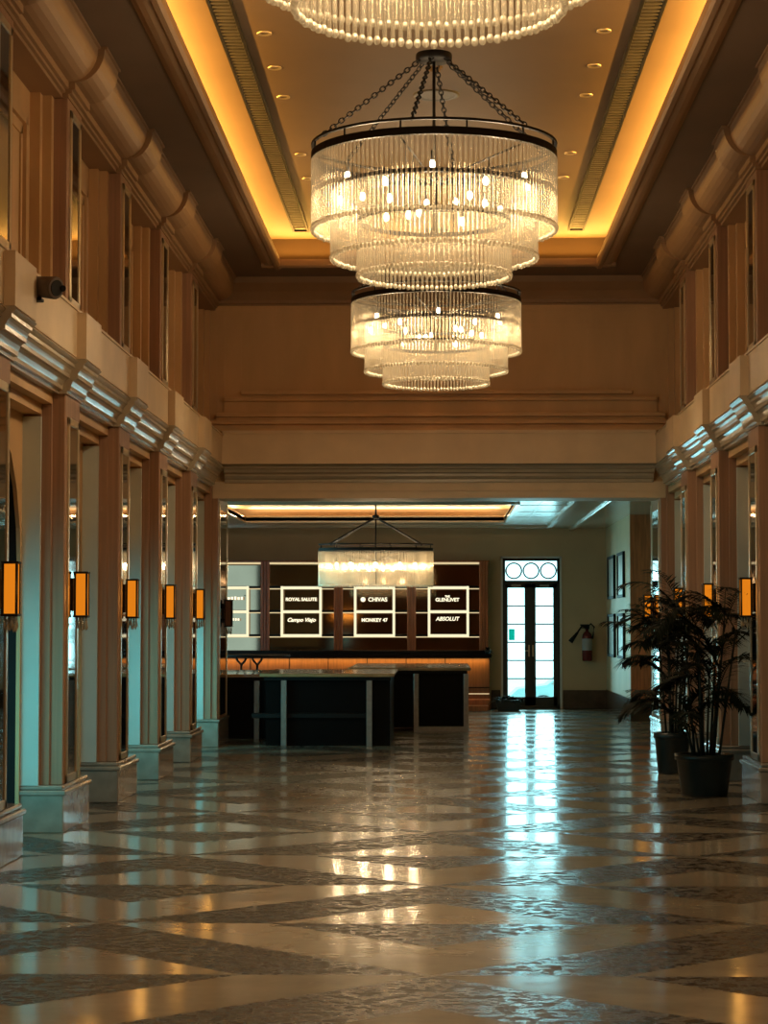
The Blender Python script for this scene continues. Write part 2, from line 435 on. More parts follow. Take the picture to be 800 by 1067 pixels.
pv = nest(-2.90, 2.94, 4.24, 5.72, .15, pv); pv = nest(-2.80, 2.84, 4.34, 5.68, .11, pv)
pv = nest(-2.58, 2.52, 4.55, 5.52, .07, pv); pv = nest(-2.50, 2.44, 4.64, 5.45, .035, pv)
e.box(-2.95, 2.95, YE-.3, YE+.02, 4.0, 4.09); e.box(-2.97, 2.97, YE-.36, YE, 4.09, 4.12)
e.build('panel_moulding', M_WALL, ew)
# beam: frieze, corbelled mouldings, architrave
e = MB()
e.extrude_x([(YE+.1,3.66),(YE-.40,3.66),(YE-.40,4.05),(YE-.42,4.05),(YE-.42,4.09),(YE+.1,4.09)], -XF, XF)
e.build('frieze', M_FRIEZE, ew)
e = MB()
e.extrude_x([(YE+.1,3.44),(YE-.06,3.44),(YE-.06,3.48),(YE-.10,3.49),(YE-.13,3.52),(YE-.13,3.55),(YE-.2,3.56),(YE-.22,3.60),(YE-.27,3.61),(YE-.3,3.655),(YE-.34,3.665),(YE+.1,3.665)], -XF, XF)
e.build('corbel', M_CORN, ew)
e = MB(); e.box(-2.95, 2.95, YE-.03, YE+.71, 3.235, 3.45); e.box(-2.95, 2.95, YE-.045, YE, 3.33, 3.36); e.build('architrave', M_FRIEZE, ew)
# crown along the end wall
e = MB(); e.extrude_x([(YE+.1,5.74),(YE-.05,5.74),(YE-.05,5.78),(YE-.09,5.79),(YE-.09,5.83),(YE-.12,5.87),(YE-.18,5.93),(YE-.27,5.98),(YE-.34,6.02),(YE-.34,6.11),(YE+.1,6.11)], -3.1, 3.1)
struct(e.build('trim_5', M_CROWN))
# jamb piers standing in the opening
for s in (-1, 1):
    j = MB(); j.cbox(s*XS, s*3.0, YE-.02, YE+1.25, .36, 3.45, .008); j.cbox(s*2.96, s*3.2, YE-.05, YE+.02, .36, 3.45, .006)
    o = struct(j.build('pier', M_WOOD))
    p = MB(); p.cbox(s*2.86, s*3.22, YE-.08, YE+1.30, 0, .32, .008); p.cbox(s*2.845, s*3.22, YE-.095, YE+1.315, .32, .362, .012); p.build('plinth', M_STONE, o)
    p = MB(); p.box(s*(XS-.006), s*2.95, YE+.20, YE+1.05, .40, 3.1); p.build('mirror', M_MIRROR, o)
    p = MB()
    for a in (.10, 1.08): p.cbox(s*(XS-.014), s*2.95, YE+a, YE+a+.08, .37, 3.2, .004)
    p.build('mirror_frame', M_GILT, o)

# ------------------------------------------------------------------ ceiling of the hall: soffit with a raised, cove-lit centre
CX = 1.98; CY1 = 26.9
c = MB()
for s in (-1, 1): c.box(s*CX, s*4.4, Y0, YE+1.28, ZS, ZS+.02)
c.box(-CX, CX, CY1, YE+1.28, ZS, ZS+.02)
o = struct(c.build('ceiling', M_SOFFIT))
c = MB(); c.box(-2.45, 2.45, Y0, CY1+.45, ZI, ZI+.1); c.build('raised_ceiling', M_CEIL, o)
c = MB()
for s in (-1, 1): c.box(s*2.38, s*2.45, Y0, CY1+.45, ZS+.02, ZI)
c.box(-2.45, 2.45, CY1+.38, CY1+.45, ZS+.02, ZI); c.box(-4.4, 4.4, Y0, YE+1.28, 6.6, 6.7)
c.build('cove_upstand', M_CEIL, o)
# moulded lip round the opening
LIP = [(2.20,6.105),(2.20,6.085),(2.16,6.075),(2.15,6.055),(2.10,6.045),(2.05,6.05),(2.03,6.03),(1.99,6.03),(1.965,6.05),(1.965,6.128),(2.0,6.128),(2.0,6.105)]
c = MB()
for s in (-1, 1): c.extrude_y(LIP, Y0, CY1+.22, s)
c.extrude_x([(CY1 + (x-1.98), z) for x, z in LIP], -2.2, 2.2)
struct(c.build('trim_6', M_CROWN))
# cove lamps (LED strips lying behind the lip)
for s in (-1, 1):
    area('cove_lamp', (s*2.32, 12.6, 6.15), (0, PI - s*.68, 0), .05, 28.4, 500, ORANGE, math.radians(140))
area('cove_lamp', (0, CY1+.33, 6.145), (PI+.68, 0, 0), 4.3, .05, 72, ORANGE, math.radians(140))

# air slots
def slot(x, label):
    t = thing('ceiling_vent', label, 'vent', (x, 0, ZI), 0, 'air slots in the raised ceiling')
    f = MB(); f.box(-.10, .10, 4, 26.6, -.012, .012)
    f.build('backing', M_GRILLE, t)
    f = MB()
    for a in (-.10, .075): f.cbox(a, a+.025, 4, 26.6, -.03, 0, .003)
    f.box(-.1, .1, 26.58, 26.62, -.03, 0); f.build('frame', M_BLACK, t)
    f = MB()
    y = 4.0
    while y < 26.5:
        f.box(-.07, .07, y, y+.04, -.026, -.008); y += .10
    f.build('louvre', M_GRILLE, t)
slot(-1.69, 'long grey louvred air slot in the raised ceiling, on the left of the chandeliers')
slot(1.69, 'long grey louvred air slot in the raised ceiling, on the right of the chandeliers')

# recessed spots
def spot(x, y, lit, label):
    t = thing('downlight', label, 'downlight', (x, y, ZI), group='recessed downlights in the hall ceiling')
    f = MB(); f.lathe([(.035,-.002),(.055,-.012),(.062,-.008),(.062,.004)], n=16); f.build('bezel', M_GILT, t)
    f = MB(); f.lathe([(.0005,.004),(.036,.004)], n=16); f.build('lens', M_DOWN if lit else M_BLACK, t)
rows = [(12.2,'nearest the camera'),(12.97,'second from the camera'),(13.7,'third from the camera'),(15.4,'beside the second chandelier'),(16.25,'farthest along the row')]
for x, side in ((-1.39, 'left'), (1.34, 'right')):
    for y, w_ in rows:
        lit = (side == 'left' and y == 13.7)
        spot(x*1.02, y*1.448, lit, ('small lit recessed downlight' if lit else 'small unlit recessed downlight') + ' in the %s ceiling row, %s' % (side, w_))
t = thing('ceiling_speaker', 'round grey flush ceiling speaker behind the large chandelier chains', 'speaker', (-.01, 19.8, ZI))
f = MB(); f.lathe([(.17,-.004),(.20,-.014),(.215,-.008),(.215,.004)], n=32); f.build('rim', M_GRILLE, t)
f = MB(); f.lathe([(.0005,-.008),(.08,-.008),(.172,-.004)], n=32); f.build('grille', M_GRILLE, t)
t = thing('smoke_detector', 'small round ceiling detector just behind the chandelier canopy', 'detector', (-.02, 18.8, ZI))
f = MB(); f.lathe([(.0005,-.045),(.03,-.045),(.05,-.03),(.055,-.012),(.07,-.008),(.07,.004)], n=24); f.build('housing', M_CEIL, t)
f = MB(); f.lathe([(.0005,-.055),(.014,-.053),(.016,-.044)], n=12); f.build('sensor', M_BLACK, t)

# ------------------------------------------------------------------ chandeliers
def rod_mesh(L, r, bead):
    b = MB()
    b.tube((0,0,0), (0,0,-L+bead), r*.85, 6, r, 0, False)
    b.sphere((0,0,-L+bead), bead, 8, 5, 1, 1.25)
    o = b.build('tmp', [M_RODS, M_BEAD]); me = o.data; me.name = 'crystal_rod'
    bpy.data.objects.remove(o); return me
def chain(mb, a, b, link=.055, r=.0055):
    a = Vector(a); b = Vector(b); d = (b-a); n = max(3, int(d.length/(link*.72))); q = d.to_track_quat('Z', 'Y')
    for i in range(n):
        c = a + d*((i+.5)/n); tw = Matrix.Rotation(PI/2*(i % 2), 3, 'Z')
        k, m = 8, 4; vs = []
        for j in range(k):
            t = 2*PI*j/k; ctr = Vector((.017*math.cos(t), 0, link*.5*math.sin(t))); out = Vector((math.cos(t), 0, math.sin(t)))
            for h in range(m):
                u = 2*PI*h/m; vs.append(c + q @ (tw @ (ctr + out*(r*math.cos(u)) + Vector((0, r*math.sin(u), 0)))))
        fs = [(j*m+h, j*m+(h+1) % m, ((j+1) % k)*m+(h+1) % m, ((j+1) % k)*m+h) for j in range(k) for h in range(m)]
        mb.add(vs, fs, 0, True)
def chandelier(label, x, y, ztop, zcan, tiers, zr, chains, bulbs, sy=1.0, rod_r=.010, bead=.017, ind=100, ceil=ZI, power=26, straight=False):
    """tiers: (radius, ztop, zbot, count); all z absolute"""
    t = thing('chandelier', label, 'chandelier', (x, y, zr), group='crystal rod chandeliers')
    R = tiers[0][0]
    cr = .4 if straight else 1.0
    m = MB(); m.lathe([(r_*cr, z_) for r_, z_ in [(.0005,.055),(.05,.055),(.06,.045),(.13,.04),(.135,.03),(.135,-.005),(.12,-.02),(.0005,-.02)]], (0,0,zcan-zr), 32); m.build('canopy', M_BLACK, t)
    m = MB(); m.tube((0,0,zcan-zr+.04), (0,0,ceil-zr-.0), .014, 8); m.lathe([(.0005,0),(.02,-.005),(.05,-.03),(.06,-.03),(.06,.0)][::-1], (0,0,ceil-zr), 20); m.build('suspension_rod', M_BLACK, t)
    m = MB(); m.ring((0,0,.0), R+.008, .03, .055, 72, sy); m.build('main_hoop', M_BLACK, t)
    m = MB(); m.ring((0,0,.085), R+.008, .022, .018, 72, sy)
    for i in range(12): 
        a = 2*PI*(i+.5)/12; m.tube(((R-.004)*math.cos(a), sy*(R-.004)*math.sin(a), .02), ((R-.004)*math.cos(a), sy*(R-.004)*math.sin(a), .085), .007, 6)
    m.build('upper_hoop', M_BLACK, t)
    for a in chains:
        m = MB(); p = ((R-.01)*math.cos(a), sy*(R-.01)*math.sin(a), .08); q = (.1*cr*math.cos(a), .1*cr*math.sin(a), zcan-zr-.01)
        if straight: m.tube(q, p, .016, 6)
        else: chain(m, q, p)
        m.build('chain', M_BLACK, t)
    m = MB()
    for i, (r, z1, z0, n) in enumerate(tiers[1:]): m.ring((0,0,z1-zr+.012), r+.006, .022, .03, 60, sy)
    # spokes and hub carrying the inner hoops and bulbs
    zb = tiers[0][1]-zr-.16
    for a in range(6):
        A = a*PI/3+.26; m.tube((0,0,zb), ((R-.02)*math.cos(A), sy*(R-.02)*math.sin(A), zb+.14), .008, 6)
        for r, z1, z0, n in tiers[1:]: m.tube((r*math.cos(A), sy*r*math.sin(A), z1-zr+.02), (r*math.cos(A), sy*r*math.sin(A), zb+.14*r/R), .005, 5)
    m.tube((0,0,-.55 if len(tiers) > 1 else -.3), (0,0,zcan-zr), .012, 6)
    m.build('inner_frame', M_BLACK, t)
    # bulbs
    for i, (br, ba, bz) in enumerate(bulbs):
        m = MB(); p = (br*math.cos(ba), sy*br*math.sin(ba), bz-zr)
        m.sphere((p[0], p[1], p[2]), .020, 8, 6, 0, 1.7); m.tube((p[0], p[1], p[2]+.03), (p[0], p[1], p[2]+.10), .013, 8, None, 1)
        m.build('bulb', [M_BULB, M_BLACK], t)
    # rods
    allr = []
    meshes = {}
    for ti, (r, z1, z0, n) in enumerate(tiers):
        meshes[ti] = rod_mesh(z1-z0, rod_r, bead)
        for i in range(n):
            # evenly round circle / oval
            a = 2*PI*(i+.5)/n; j = .004*math.sin(i*2.3+ti)
            px, py = (r)*math.cos(a), sy*r*math.sin(a)
            allr.append((py + (0 if ti == 0 else .25*ti*R), ti, px, py, z1-zr+j))
    allr.sort()
    for d, ti, px, py, pz in allr[:ind]:
        o = bpy.data.objects.new('crystal_rod', meshes[ti]); COL.objects.link(o); o.parent = t; o.location = (px, py, pz)
    if len(allr) > ind:
        m = MB()
        for d, ti, px, py, pz in allr[ind:]:
            me = meshes[ti]
            o_ = len(m.v); m.v += [(v.co.x+px, v.co.y+py, v.co.z+pz) for v in me.vertices]
            for f in me.polygons: m.f.append([o_+k for k in f.vertices]); m.mi.append(f.material_index); m.smooth.append(True)
        o = m.build('crystal_rods', [M_RODS, M_BEAD], t); o['kind'] = 'stuff'
    return t
def bulbset(zr, R, seed):
    rnd = random.Random(seed); out = []
    for i in range(11): out.append((R*.78, 2*PI*(i+.3)/11 + rnd.uniform(-.05,.05), zr-.20 - .10*(i % 2)))
    for i in range(7): out.append((R*.42, 2*PI*(i+.1)/7, zr-.34 - .08*(i % 2)))
    return out
def hall_ch(label, y, seed, power):
    zr = 5.06; R = .905
    tiers = [(R, 5.04, 4.50, 150), (.76, 4.80, 4.29, 126), (.565, 4.57, 4.155, 96)]
    ch = chandelier(label, -.02, y, 0, 5.80, tiers, zr, [PI*2*k/6+.35 for k in range(6)], bulbset(zr, R, seed), power=0)
    for k in range(6):
        a = 2*PI*(k+.5)/6; P = (-.02+.55*math.cos(a), y+.55*math.sin(a), zr-.24)
        point('chandelier_lamp', P, power*.65/6, CANDLE, .10)
        l = bpy.data.lights.new('chandelier_lamp', 'SPOT'); l.energy = power*1.1/6; l.color = CANDLE; l.spot_size = math.radians(176); l.spot_blend = .35; l.shadow_soft_size = .10
        o = bpy.data.objects.new('chandelier_lamp', l); COL.objects.link(o); o.location = P
    return ch
hall_ch('large three-tier crystal rod chandelier in the middle, black hoop and chains fully seen', 16.05, 1, 165)
hall_ch('smaller-looking three-tier crystal chandelier hanging farther off, before the end wall', 23.3, 2, 165)
hall_ch('crystal chandelier nearest the camera, only its lowest drops seen at the top edge', 9.0, 3, 165)
zr = 2.78
tiers = [(.91, 2.76, 2.19, 150), (.80, 2.74, 2.21, 90)]
bl = [(.66, 2*PI*(i+.5)/10, zr-.24) for i in range(10)] + [(.3, 2*PI*i/4+.4, zr-.3) for i in range(4)]
chandelier('oval single-drum crystal chandelier over the bar counters, hung on straight black rods', -1.01, 34.8, 0, 3.29, tiers, zr, [.62, PI-.62, PI+.62, -.62], bl, sy=.5, rod_r=.012, bead=.012, ceil=3.62, straight=True)
for k in range(4): point('chandelier_lamp', (-1.01+(-.6+.4*k), 34.8, zr-.26), 27, CANDLE, .05)

# ------------------------------------------------------------------ wall sconces
def sconce(label, s, x, y, z, lit=True):
    t = thing('wall_sconce', label, 'wall lamp', (x, y, z), 0, 'box sconces on the piers')
    W, D, H = .050, .050, .175
    m = MB(); m.cbox(s*.062, s*.09, -.045, .045, -.13, .13, .006); m.build('back_plate', M_BLACK, t)
    m = MB(); m.tube((s*.04, 0, .05), (s*.08, 0, .05), .009, 8); m.tube((s*.04, 0, -.06), (s*.08, 0, -.06), .009, 8)
    m.cbox(s*.053, s*.067, -.008, .008, -.06, .05, .003); m.sphere((s*.06, 0, .05), .016, 8, 6); m.sphere((s*.06, 0, -.06), .016, 8, 6); m.build('arm', M_GILT, t)
    m = MB(); b = .017
    for a in (-1, 1):
        for c in (-1, 1): m.cbox(a*(W+.004), a*(W+.004-b), c*(D+.004), c*(D+.004-b), -H, H, .002)
    for z0 in (-H-.006, H-.012):
        m.cbox(-W-.008, W+.008, -D-.008, D+.008, z0, z0+.018, .004)
    m.build('cage', M_BLACK, t)
    m = MB(); m.box(-W+.004, W-.004, -D+.004, D-.004, -H+.012, H-.012); m.build('lamp_shade', M_AMBER if lit else M_OFFSHADE, t)
    rnd = random.Random(int(y*100))
    m = MB()
    for i in range(4):
        for j in range(4):
            px, py = -.036+.024*i, -.036+.024*j; L = rnd.uniform(.04, .095)
            m.tube((px, py, -H-.006), (px, py, -H-.006-L*.4), .0035, 5)
            m.lathe([(.0005,-L-.02),(.008,-L-.008),(.010,-L+.004),(.004,-L+.03),(.001,-L*.35)], (px, py, -H), 6)
    m.build('crystal_drops', M_BEAD, t)
    if lit: point('sconce_lamp', (x - s*.10, y-.10, z), 1.3, (1, .45, .08), .05)
    return t
for i, (y, l) in enumerate([(10.2,'amber-lit box sconce at the left edge of the view, nearest on the left wall'),
        (12.15,'amber-lit box sconce on the second pier from the left edge'),
        (14.15,'amber-lit box sconce on the third pier from the left edge'),
        (16.2,'amber-lit box sconce on the fourth pier from the left edge'),
        (18.2,'amber-lit box sconce on the fifth left pier, next to the unlit one')]):
    sconce(l, -1, -2.80, PY[k_]+.335 if (k_ := 5+i) < 10 else y, 1.83)
sconce('unlit brown box sconce on the left jamb of the bar opening', -1, -2.80, YE+.62, 1.74, False)
for k_, l in ((7,'amber-lit box sconce on the right wall nearest the camera, above the palms'),
              (8,'amber-lit box sconce on the right wall, second from the camera, behind palm leaves'),
              (9,'amber-lit box sconce on the right wall, third from the camera, behind palm tips')):
    sconce(l, 1, 2.80, PY[k_]+.335, 1.84)
sconce('small amber-lit box sconce on the right jamb of the bar opening', 1, 2.80, YE+1.0, 1.81)

# ------------------------------------------------------------------ security camera on the left frieze
t = thing('security_camera', 'dark bullet security camera fixed on the cream frieze at upper left', 'camera', (-2.79, 14.75, 3.90))
m = MB(); m.cbox(0, .035, -.07, .06, -.09, .10, .008); m.cbox(.02, .10, -.06, .05, -.10, -.075, .006); m.build('mounting_plate', M_BLACK, t)
m = MB(); d = Vector((.17, -.11, -.03)); a = Vector((.03, .02, .01))
m.tube(a, a+d, .068, 20, .078); m.build('housing', M_CCTV, t)
m = MB(); e_ = a+d; m.tube(e_, e_ + d.normalized()*.012, .078, 20, .072); m.build('front_ring', M_CCTV, t)
m = MB(); m.tube(e_ + d.normalized()*.010, e_ + d.normalized()*.016, .055, 20); m.build('lens', M_BLACK, t)
m = MB(); m.tube(a + Vector((.05, .08, .03)), e_ + Vector((.05, .03, 0)), .022, 10); m.build('lamp_pod', M_BLACK, t)

# ------------------------------------------------------------------ bar room shell
m = MB()
DX0, DX1, DZ = 1.20, 2.28, 2.84
m.box(-7, DX0-.03, BY1, BY1+.25, 0, 6.7); m.box(DX1+.03, 4.4, BY1, BY1+.25, 0, 6.7); m.box(DX0-.03, DX1+.03, BY1, BY1+.25, DZ+.03, 6.7)
struct(m.build('wall_back', M_BARWALL))
m = MB(); m.box(3.15, 4.4, 36.1, BY1+.25, 0, 3.6); m.box(4.0, 4.4, YE+1.2, 36.2, 0, 3.6); m.box(3.0, 4.4, YE+1.2, YE+1.35, 0, 3.6)
bw = struct(m.build('wall_bar_right', M_BARWALL))
m = MB(); m.cbox(3.13, 3.2, 36.06, BY1, 0, .37, .008); m.cbox(3.13, 3.9, 36.04, 36.12, 0, .37, .008); m.build('skirting', M_DKSTONE, bw)
m = MB(); m.box(3.155, 4.0, 36.085, 36.11, .37, BZ); m.build('jamb_lining', M_WALNUT, bw)
m = MB(); m.box(-6.4, -6.15, YE+1.2, BY1+.2, 0, 3.6); struct(m.build('wall_bar_left', M_BARWALL))
m = MB(); m.cbox(DX1+.05, 3.15, BY1-.03, BY1+.01, 0, .35, .008); m.cbox(.98, DX0-.05, BY1-.03, BY1+.01, 0, .35, .008)
struct(m.build('baseboard_back', M_DKSTONE))
# ceiling with its own glowing recess
m = MB(); QX0, QX1, QY0, QY1 = -3.4, 1.14, 32.4, 38.1
m.box(-6.4, QX0, YE+.6, BY1+.2, BZ, BZ+.06); m.box(QX1, 4.4, YE+.6, BY1+.2, BZ, BZ+.06); m.box(QX0, QX1, YE+.6, QY0, BZ, BZ+.06); m.box(QX0, QX1, QY1, BY1+.2, BZ, BZ+.06)
bc = struct(m.build('ceiling', M_BARCEIL))
m = MB(); m.box(QX0-.35, QX1+.35, QY0-.35, QY1+.35, BZ+.22, BZ+.27)
for (a, b, c_, d_) in ((QX0-.35, QX0-.3, QY0-.35, QY1+.35), (QX1+.3, QX1+.35, QY0-.35, QY1+.35), (QX0-.35, QX1+.35, QY0-.35, QY0-.3), (QX0-.35, QX1+.35, QY1+.3, QY1+.35)):
    m.box(a, b, c_, d_, BZ+.06, BZ+.22)
m.box(-6.4, 4.4, YE+1.2, BY1+.2, 3.9, 4.0)
m.build('raised_ceiling', M_CEIL, bc)
m = MB(); t_ = .07
for (a, b, c_, d_) in ((QX0-t_, QX0, QY0-t_, QY1+t_), (QX1, QX1+t_, QY0-t_, QY1+t_), (QX0, QX1, QY0-t_, QY0), (QX0, QX1, QY1, QY1+t_)):
    m.cbox(a, b, c_, d_, BZ-.035, BZ+.09, .01)
m.cbox(-4.4, 2.05, 39.8, 39.96, BZ-.05, BZ+.01, .01); m.cbox(1.95, 2.06, YE+1.2, 39.9, BZ-.05, BZ+.01, .01)
m.cbox(2.46, 2.54, YE+1.2, BY1, BZ-.045, BZ+.01, .01)
for q in (33.1, 35.0, 36.8): m.box(QX1+.09, 1.95, q, q+.02, BZ-.008, BZ+.01)
m.box(1.52, 1.54, YE+1.2, 39.8, BZ-.008, BZ+.01)
struct(m.build('trim_7', M_BARCEIL))
for (px, py, sx, sy_, ry) in ((QX0-.17, 35.25, .05, 5.7, .5), (QX1+.17, 35.25, .05, 5.7, -.5)):
    area('cove_lamp', (px, py, BZ+.09), (0, PI + ry, 0), sx, sy_, 110, (1, .66, .28))
area('cove_lamp', ((QX0+QX1)/2, QY1+.17, BZ+.09), (PI+.5, 0, 0), 4.4, .05, 120, (1, .68, .32))
area('cove_lamp', ((QX0+QX1)/2, QY0-.17, BZ+.09), (PI-.5, 0, 0), 4.4, .05, 100, (1, .68, .32))

# ------------------------------------------------------------------ french door in the back wall
def rect_frame(mb, x0, x1, z0, z1, t, y0, y1, c=.004):
    mb.cbox(x0, x0+t, y0, y1, z0, z1, c); mb.cbox(x1-t, x1, y0, y1, z0, z1, c); mb.cbox(x0, x1, y0, y1, z0, z0+t, c); mb.cbox(x0, x1, y0, y1, z1-t, z1, c)
m = MB()
m.box(DX0-.035, DX0, BY1-.015, BY1+.26, 0, DZ+.035); m.box(DX1, DX1+.035, BY1-.015, BY1+.26, 0, DZ+.035); m.box(DX0-.035, DX1+.035, BY1-.015, BY1+.26, DZ, DZ+.035)
dr = struct(m.build('door_1', M_WHITE))
m = MB(); rect_frame(m, DX0, DX1, 0, DZ, .05, BY1+.06, BY1+.16); m.cbox(DX0, DX1, BY1+.06, BY1+.16, 2.36, 2.42, .004); m.build('door_frame', M_DOORF, dr)
cx_ = (DX0+DX1)/2
for x0, x1, side in ((DX0+.05, cx_, 0), (cx_, DX1-.05, 1)):
    m = MB(); y0, y1 = BY1+.08, BY1+.125
    gx0, gx1 = (x0+.045, x1-.125) if side == 0 else (x0+.125-.04, x1-.075)
    gz0, gz1 = .22, 2.28
    m.cbox(x0, gx0, y0, y1, .02, 2.36, .003); m.cbox(gx1, x1, y0, y1, .02, 2.36, .003); m.cbox(x0, x1, y0, y1, .02, gz0, .003); m.cbox(x0, x1, y0, y1, gz1, 2.36, .003)
    for i in range(1, 6):
        z = gz0 + (gz1-gz0)*i/6; m.cbox(gx0, gx1, y0+.005, y1-.005, z-.012, z+.012, .003)
    lf = m.build('door_leaf', M_DOORF, dr)
    m = MB(); m.box(gx0, gx1, y0+.018, y0+.026, gz0, gz1); m.build('door_glass', M_GLASS, lf)
    m = MB(); xx = (x1-.045 if side == 0 else x0+.03)
    m.cbox(xx-.014, xx+.014, y0-.012, y0, .98, 1.20, .004)
    if side == 0: m.tube((xx, y0-.03, 1.09), (xx-.08, y0-.03, 1.09), .009, 8); m.tube((xx, y0, 1.09), (xx, y0-.03, 1.09), .009, 8)
    m.build('door_handle', M_GILT, lf)
    m = MB(); xc = (gx0+gx1)/2; m.cbox(xc-.09, xc+.09, y0-.03, y0, 2.305, 2.345, .006); m.build('door_closer', M_STEEL, lf)
# transom with three rings
m = MB(); r_ = .155
for i in range(3):
    xc = DX0+.05 + (DX1-DX0-.1)*(i+.5)/3; n = 32
    vs = []; 
    for rr in (r_-.022, r_+.006):
        for yy in (BY1+.09, BY1+.12):
            vs += [(xc+rr*math.cos(2*PI*k/n), yy, 2.605+rr*math.sin(2*PI*k/n)) for k in range(n)]
    A, B, C_, D_ = 0, n, 2*n, 3*n
    fs = []
    for k in range(n):
        k2 = (k+1) % n
        fs += [(A+k, A+k2, B+k2, B+k), (C_+k, D_+k, D_+k2, C_+k2), (A+k, C_+k, C_+k2, A+k2), (B+k, B+k2, D_+k2, D_+k)]
    m.add(vs, fs)
m.build('transom_tracery', M_DOORF, dr)
m = MB(); m.box(DX0+.05, DX1-.05, BY1+.10, BY1+.108, 2.42, DZ-.05); m.build('transom_glass', M_GLASS, dr)
m = MB(); m.box(1.315, 1.425, BY1+.070, BY1+.0785, 1.29, 1.50); n_ = tag(m.build('notice', M_GREENNOTE), 'small green notice stuck on the left leaf of the bright glazed door', 'notice')
# outdoors beyond the door
m = MB(); m.box(-14, 18, BY1+1.0, BY1+60, -1.1, -.9); m.box(-1, 5, BY1+.24, BY1+1.4, -1.1, -.03); struct(m.build('ground', M_GROUND))
t = thing('parked_car', 'pale teal parked car seen through the lower door panes', 'car', (4.0, 58.0, -.9))
m = MB()
prof = [(-2.1,.35),(-2.15,.62),(-1.95,.80),(-1.2,.90),(-.65,1.33),(.55,1.38),(1.15,.98),(1.95,.88),(2.12,.62),(2.08,.35)]
vs = [(x, -.8, z) for x, z in prof] + [(x, .8, z) for x, z in prof]; n = len(prof)
m.add(vs, [(i, (i+1) % n, n+(i+1) % n, n+i) for i in range(n)] + [tuple(range(n))[::-1], tuple(range(n, 2*n))])
m.build('body', M_CAR, t)
m = MB(); 
for a in (((-1.1,.92),(-.6,1.27),(-.05,1.29),(-.05,.92)), ((.05,.92),(.05,1.29),(.5,1.28),(1.0,.95))):
    m.add([(x, -.812, z) for x, z in a] + [(x, -.80, z) for x, z in a], [(0,1,2,3),(7,6,5,4),(0,4,5,1),(1,5,6,2),(2,6,7,3),(3,7,4,0)])
m.build('window', M_STEEL, t)
for x in (-1.3, 1.3):
    for yy in (-.72, .72):
        m = MB(); m.tube((x, yy-.1, .32), (x, yy+.1, .32), .32, 24); m.build('wheel', M_BLACK, t)

# ------------------------------------------------------------------ back bar
t = thing('back_bar_cabinet', 'long walnut back bar with smoked mirrors, light lines and a glowing lower panel', 'bar cabinet', (0, 40.95, 0))
PX = [-6.03, -4.655, -3.28, -1.90, -.525, .83]  # x positions worked out from image pixels at the cabinet's depth, signs likewise
m = MB(); m.cbox(-6.1, .94, -.02, .36, 0, .98, .006); m.build('body', M_OAK, t)
m = MB(); m.cbox(-6.1, .98, -.22, .36, 1.0, 1.035, .006); m.cbox(-6.1, .97, -.18, .36, .965, 1.0, .006); m.cbox(-6.1, .96, -.12, .3, 1.035, 1.10, .01); m.build('ledge', M_BLKGLOSS, t)
for x in PX:
    m = MB()
    for q in (-.075, -.02, .035): m.cbox(x+q, x+q+.045, -.02, .1, 1.10, 2.78, .006)
    m.cbox(x-.08, x+.085, .02, .34, 1.10, 2.79, .005)
    m.build('post', M_WALNUT, t)
for i in range(5):
    x0, x1 = PX[i]+.085, PX[i+1]-.08
    m = MB(); m.box(x0, x1, .10, .13, 1.10, 2.70); m.build('mirror_panel', M_BACKMIR, t)
    m = MB()
    m.cbox(x0, x1, .04, .1, 2.72, 2.755, .004)
    for z in (2.26, 1.81, 1.355): m.box(x0, x1, .06, .1, z-.012, z+.006)
    m.build('light_line', M_LINE, t)
    m = MB()
    for z in (2.28, 1.83, 1.375): m.box(x0, x1, .04, .1, z-.012, z+.03)
    m.build('shelf', M_BLKGLOSS, t)
m = MB(); m.cbox(-6.1, .94, 0, .34, 2.755, 2.79, .006); m.build('top_rail', M_WALNUT, t)
m = MB()
for k in range(10): m.box(.10-.73*k+.0, .115-.73*k, -.028, -.015, .42, .965)
m.box(-6.1, .94, -.03, -.018, .40, .42)
m.build('panel_joint', M_BLACK, t)
m = MB(); m.cbox(-6.1, .94, -.5, -.02, 0, .20, .01); m.cbox(-6.1, .90, -.9, -.5, 0, .10, .01); m.build('foot_step', M_WALNUT, t)
m = MB(); m.box(-6.1, .93, -.03, -.022, .285, .30); m.build('step_light', M_LINE, t)
area('back_bar_lamp', (-2.6, 40.85, .955), (0, 0, 0), 7, .03, 26, (1, .55, .15))
# wallwash above the cabinet's posts comes from its own light lines

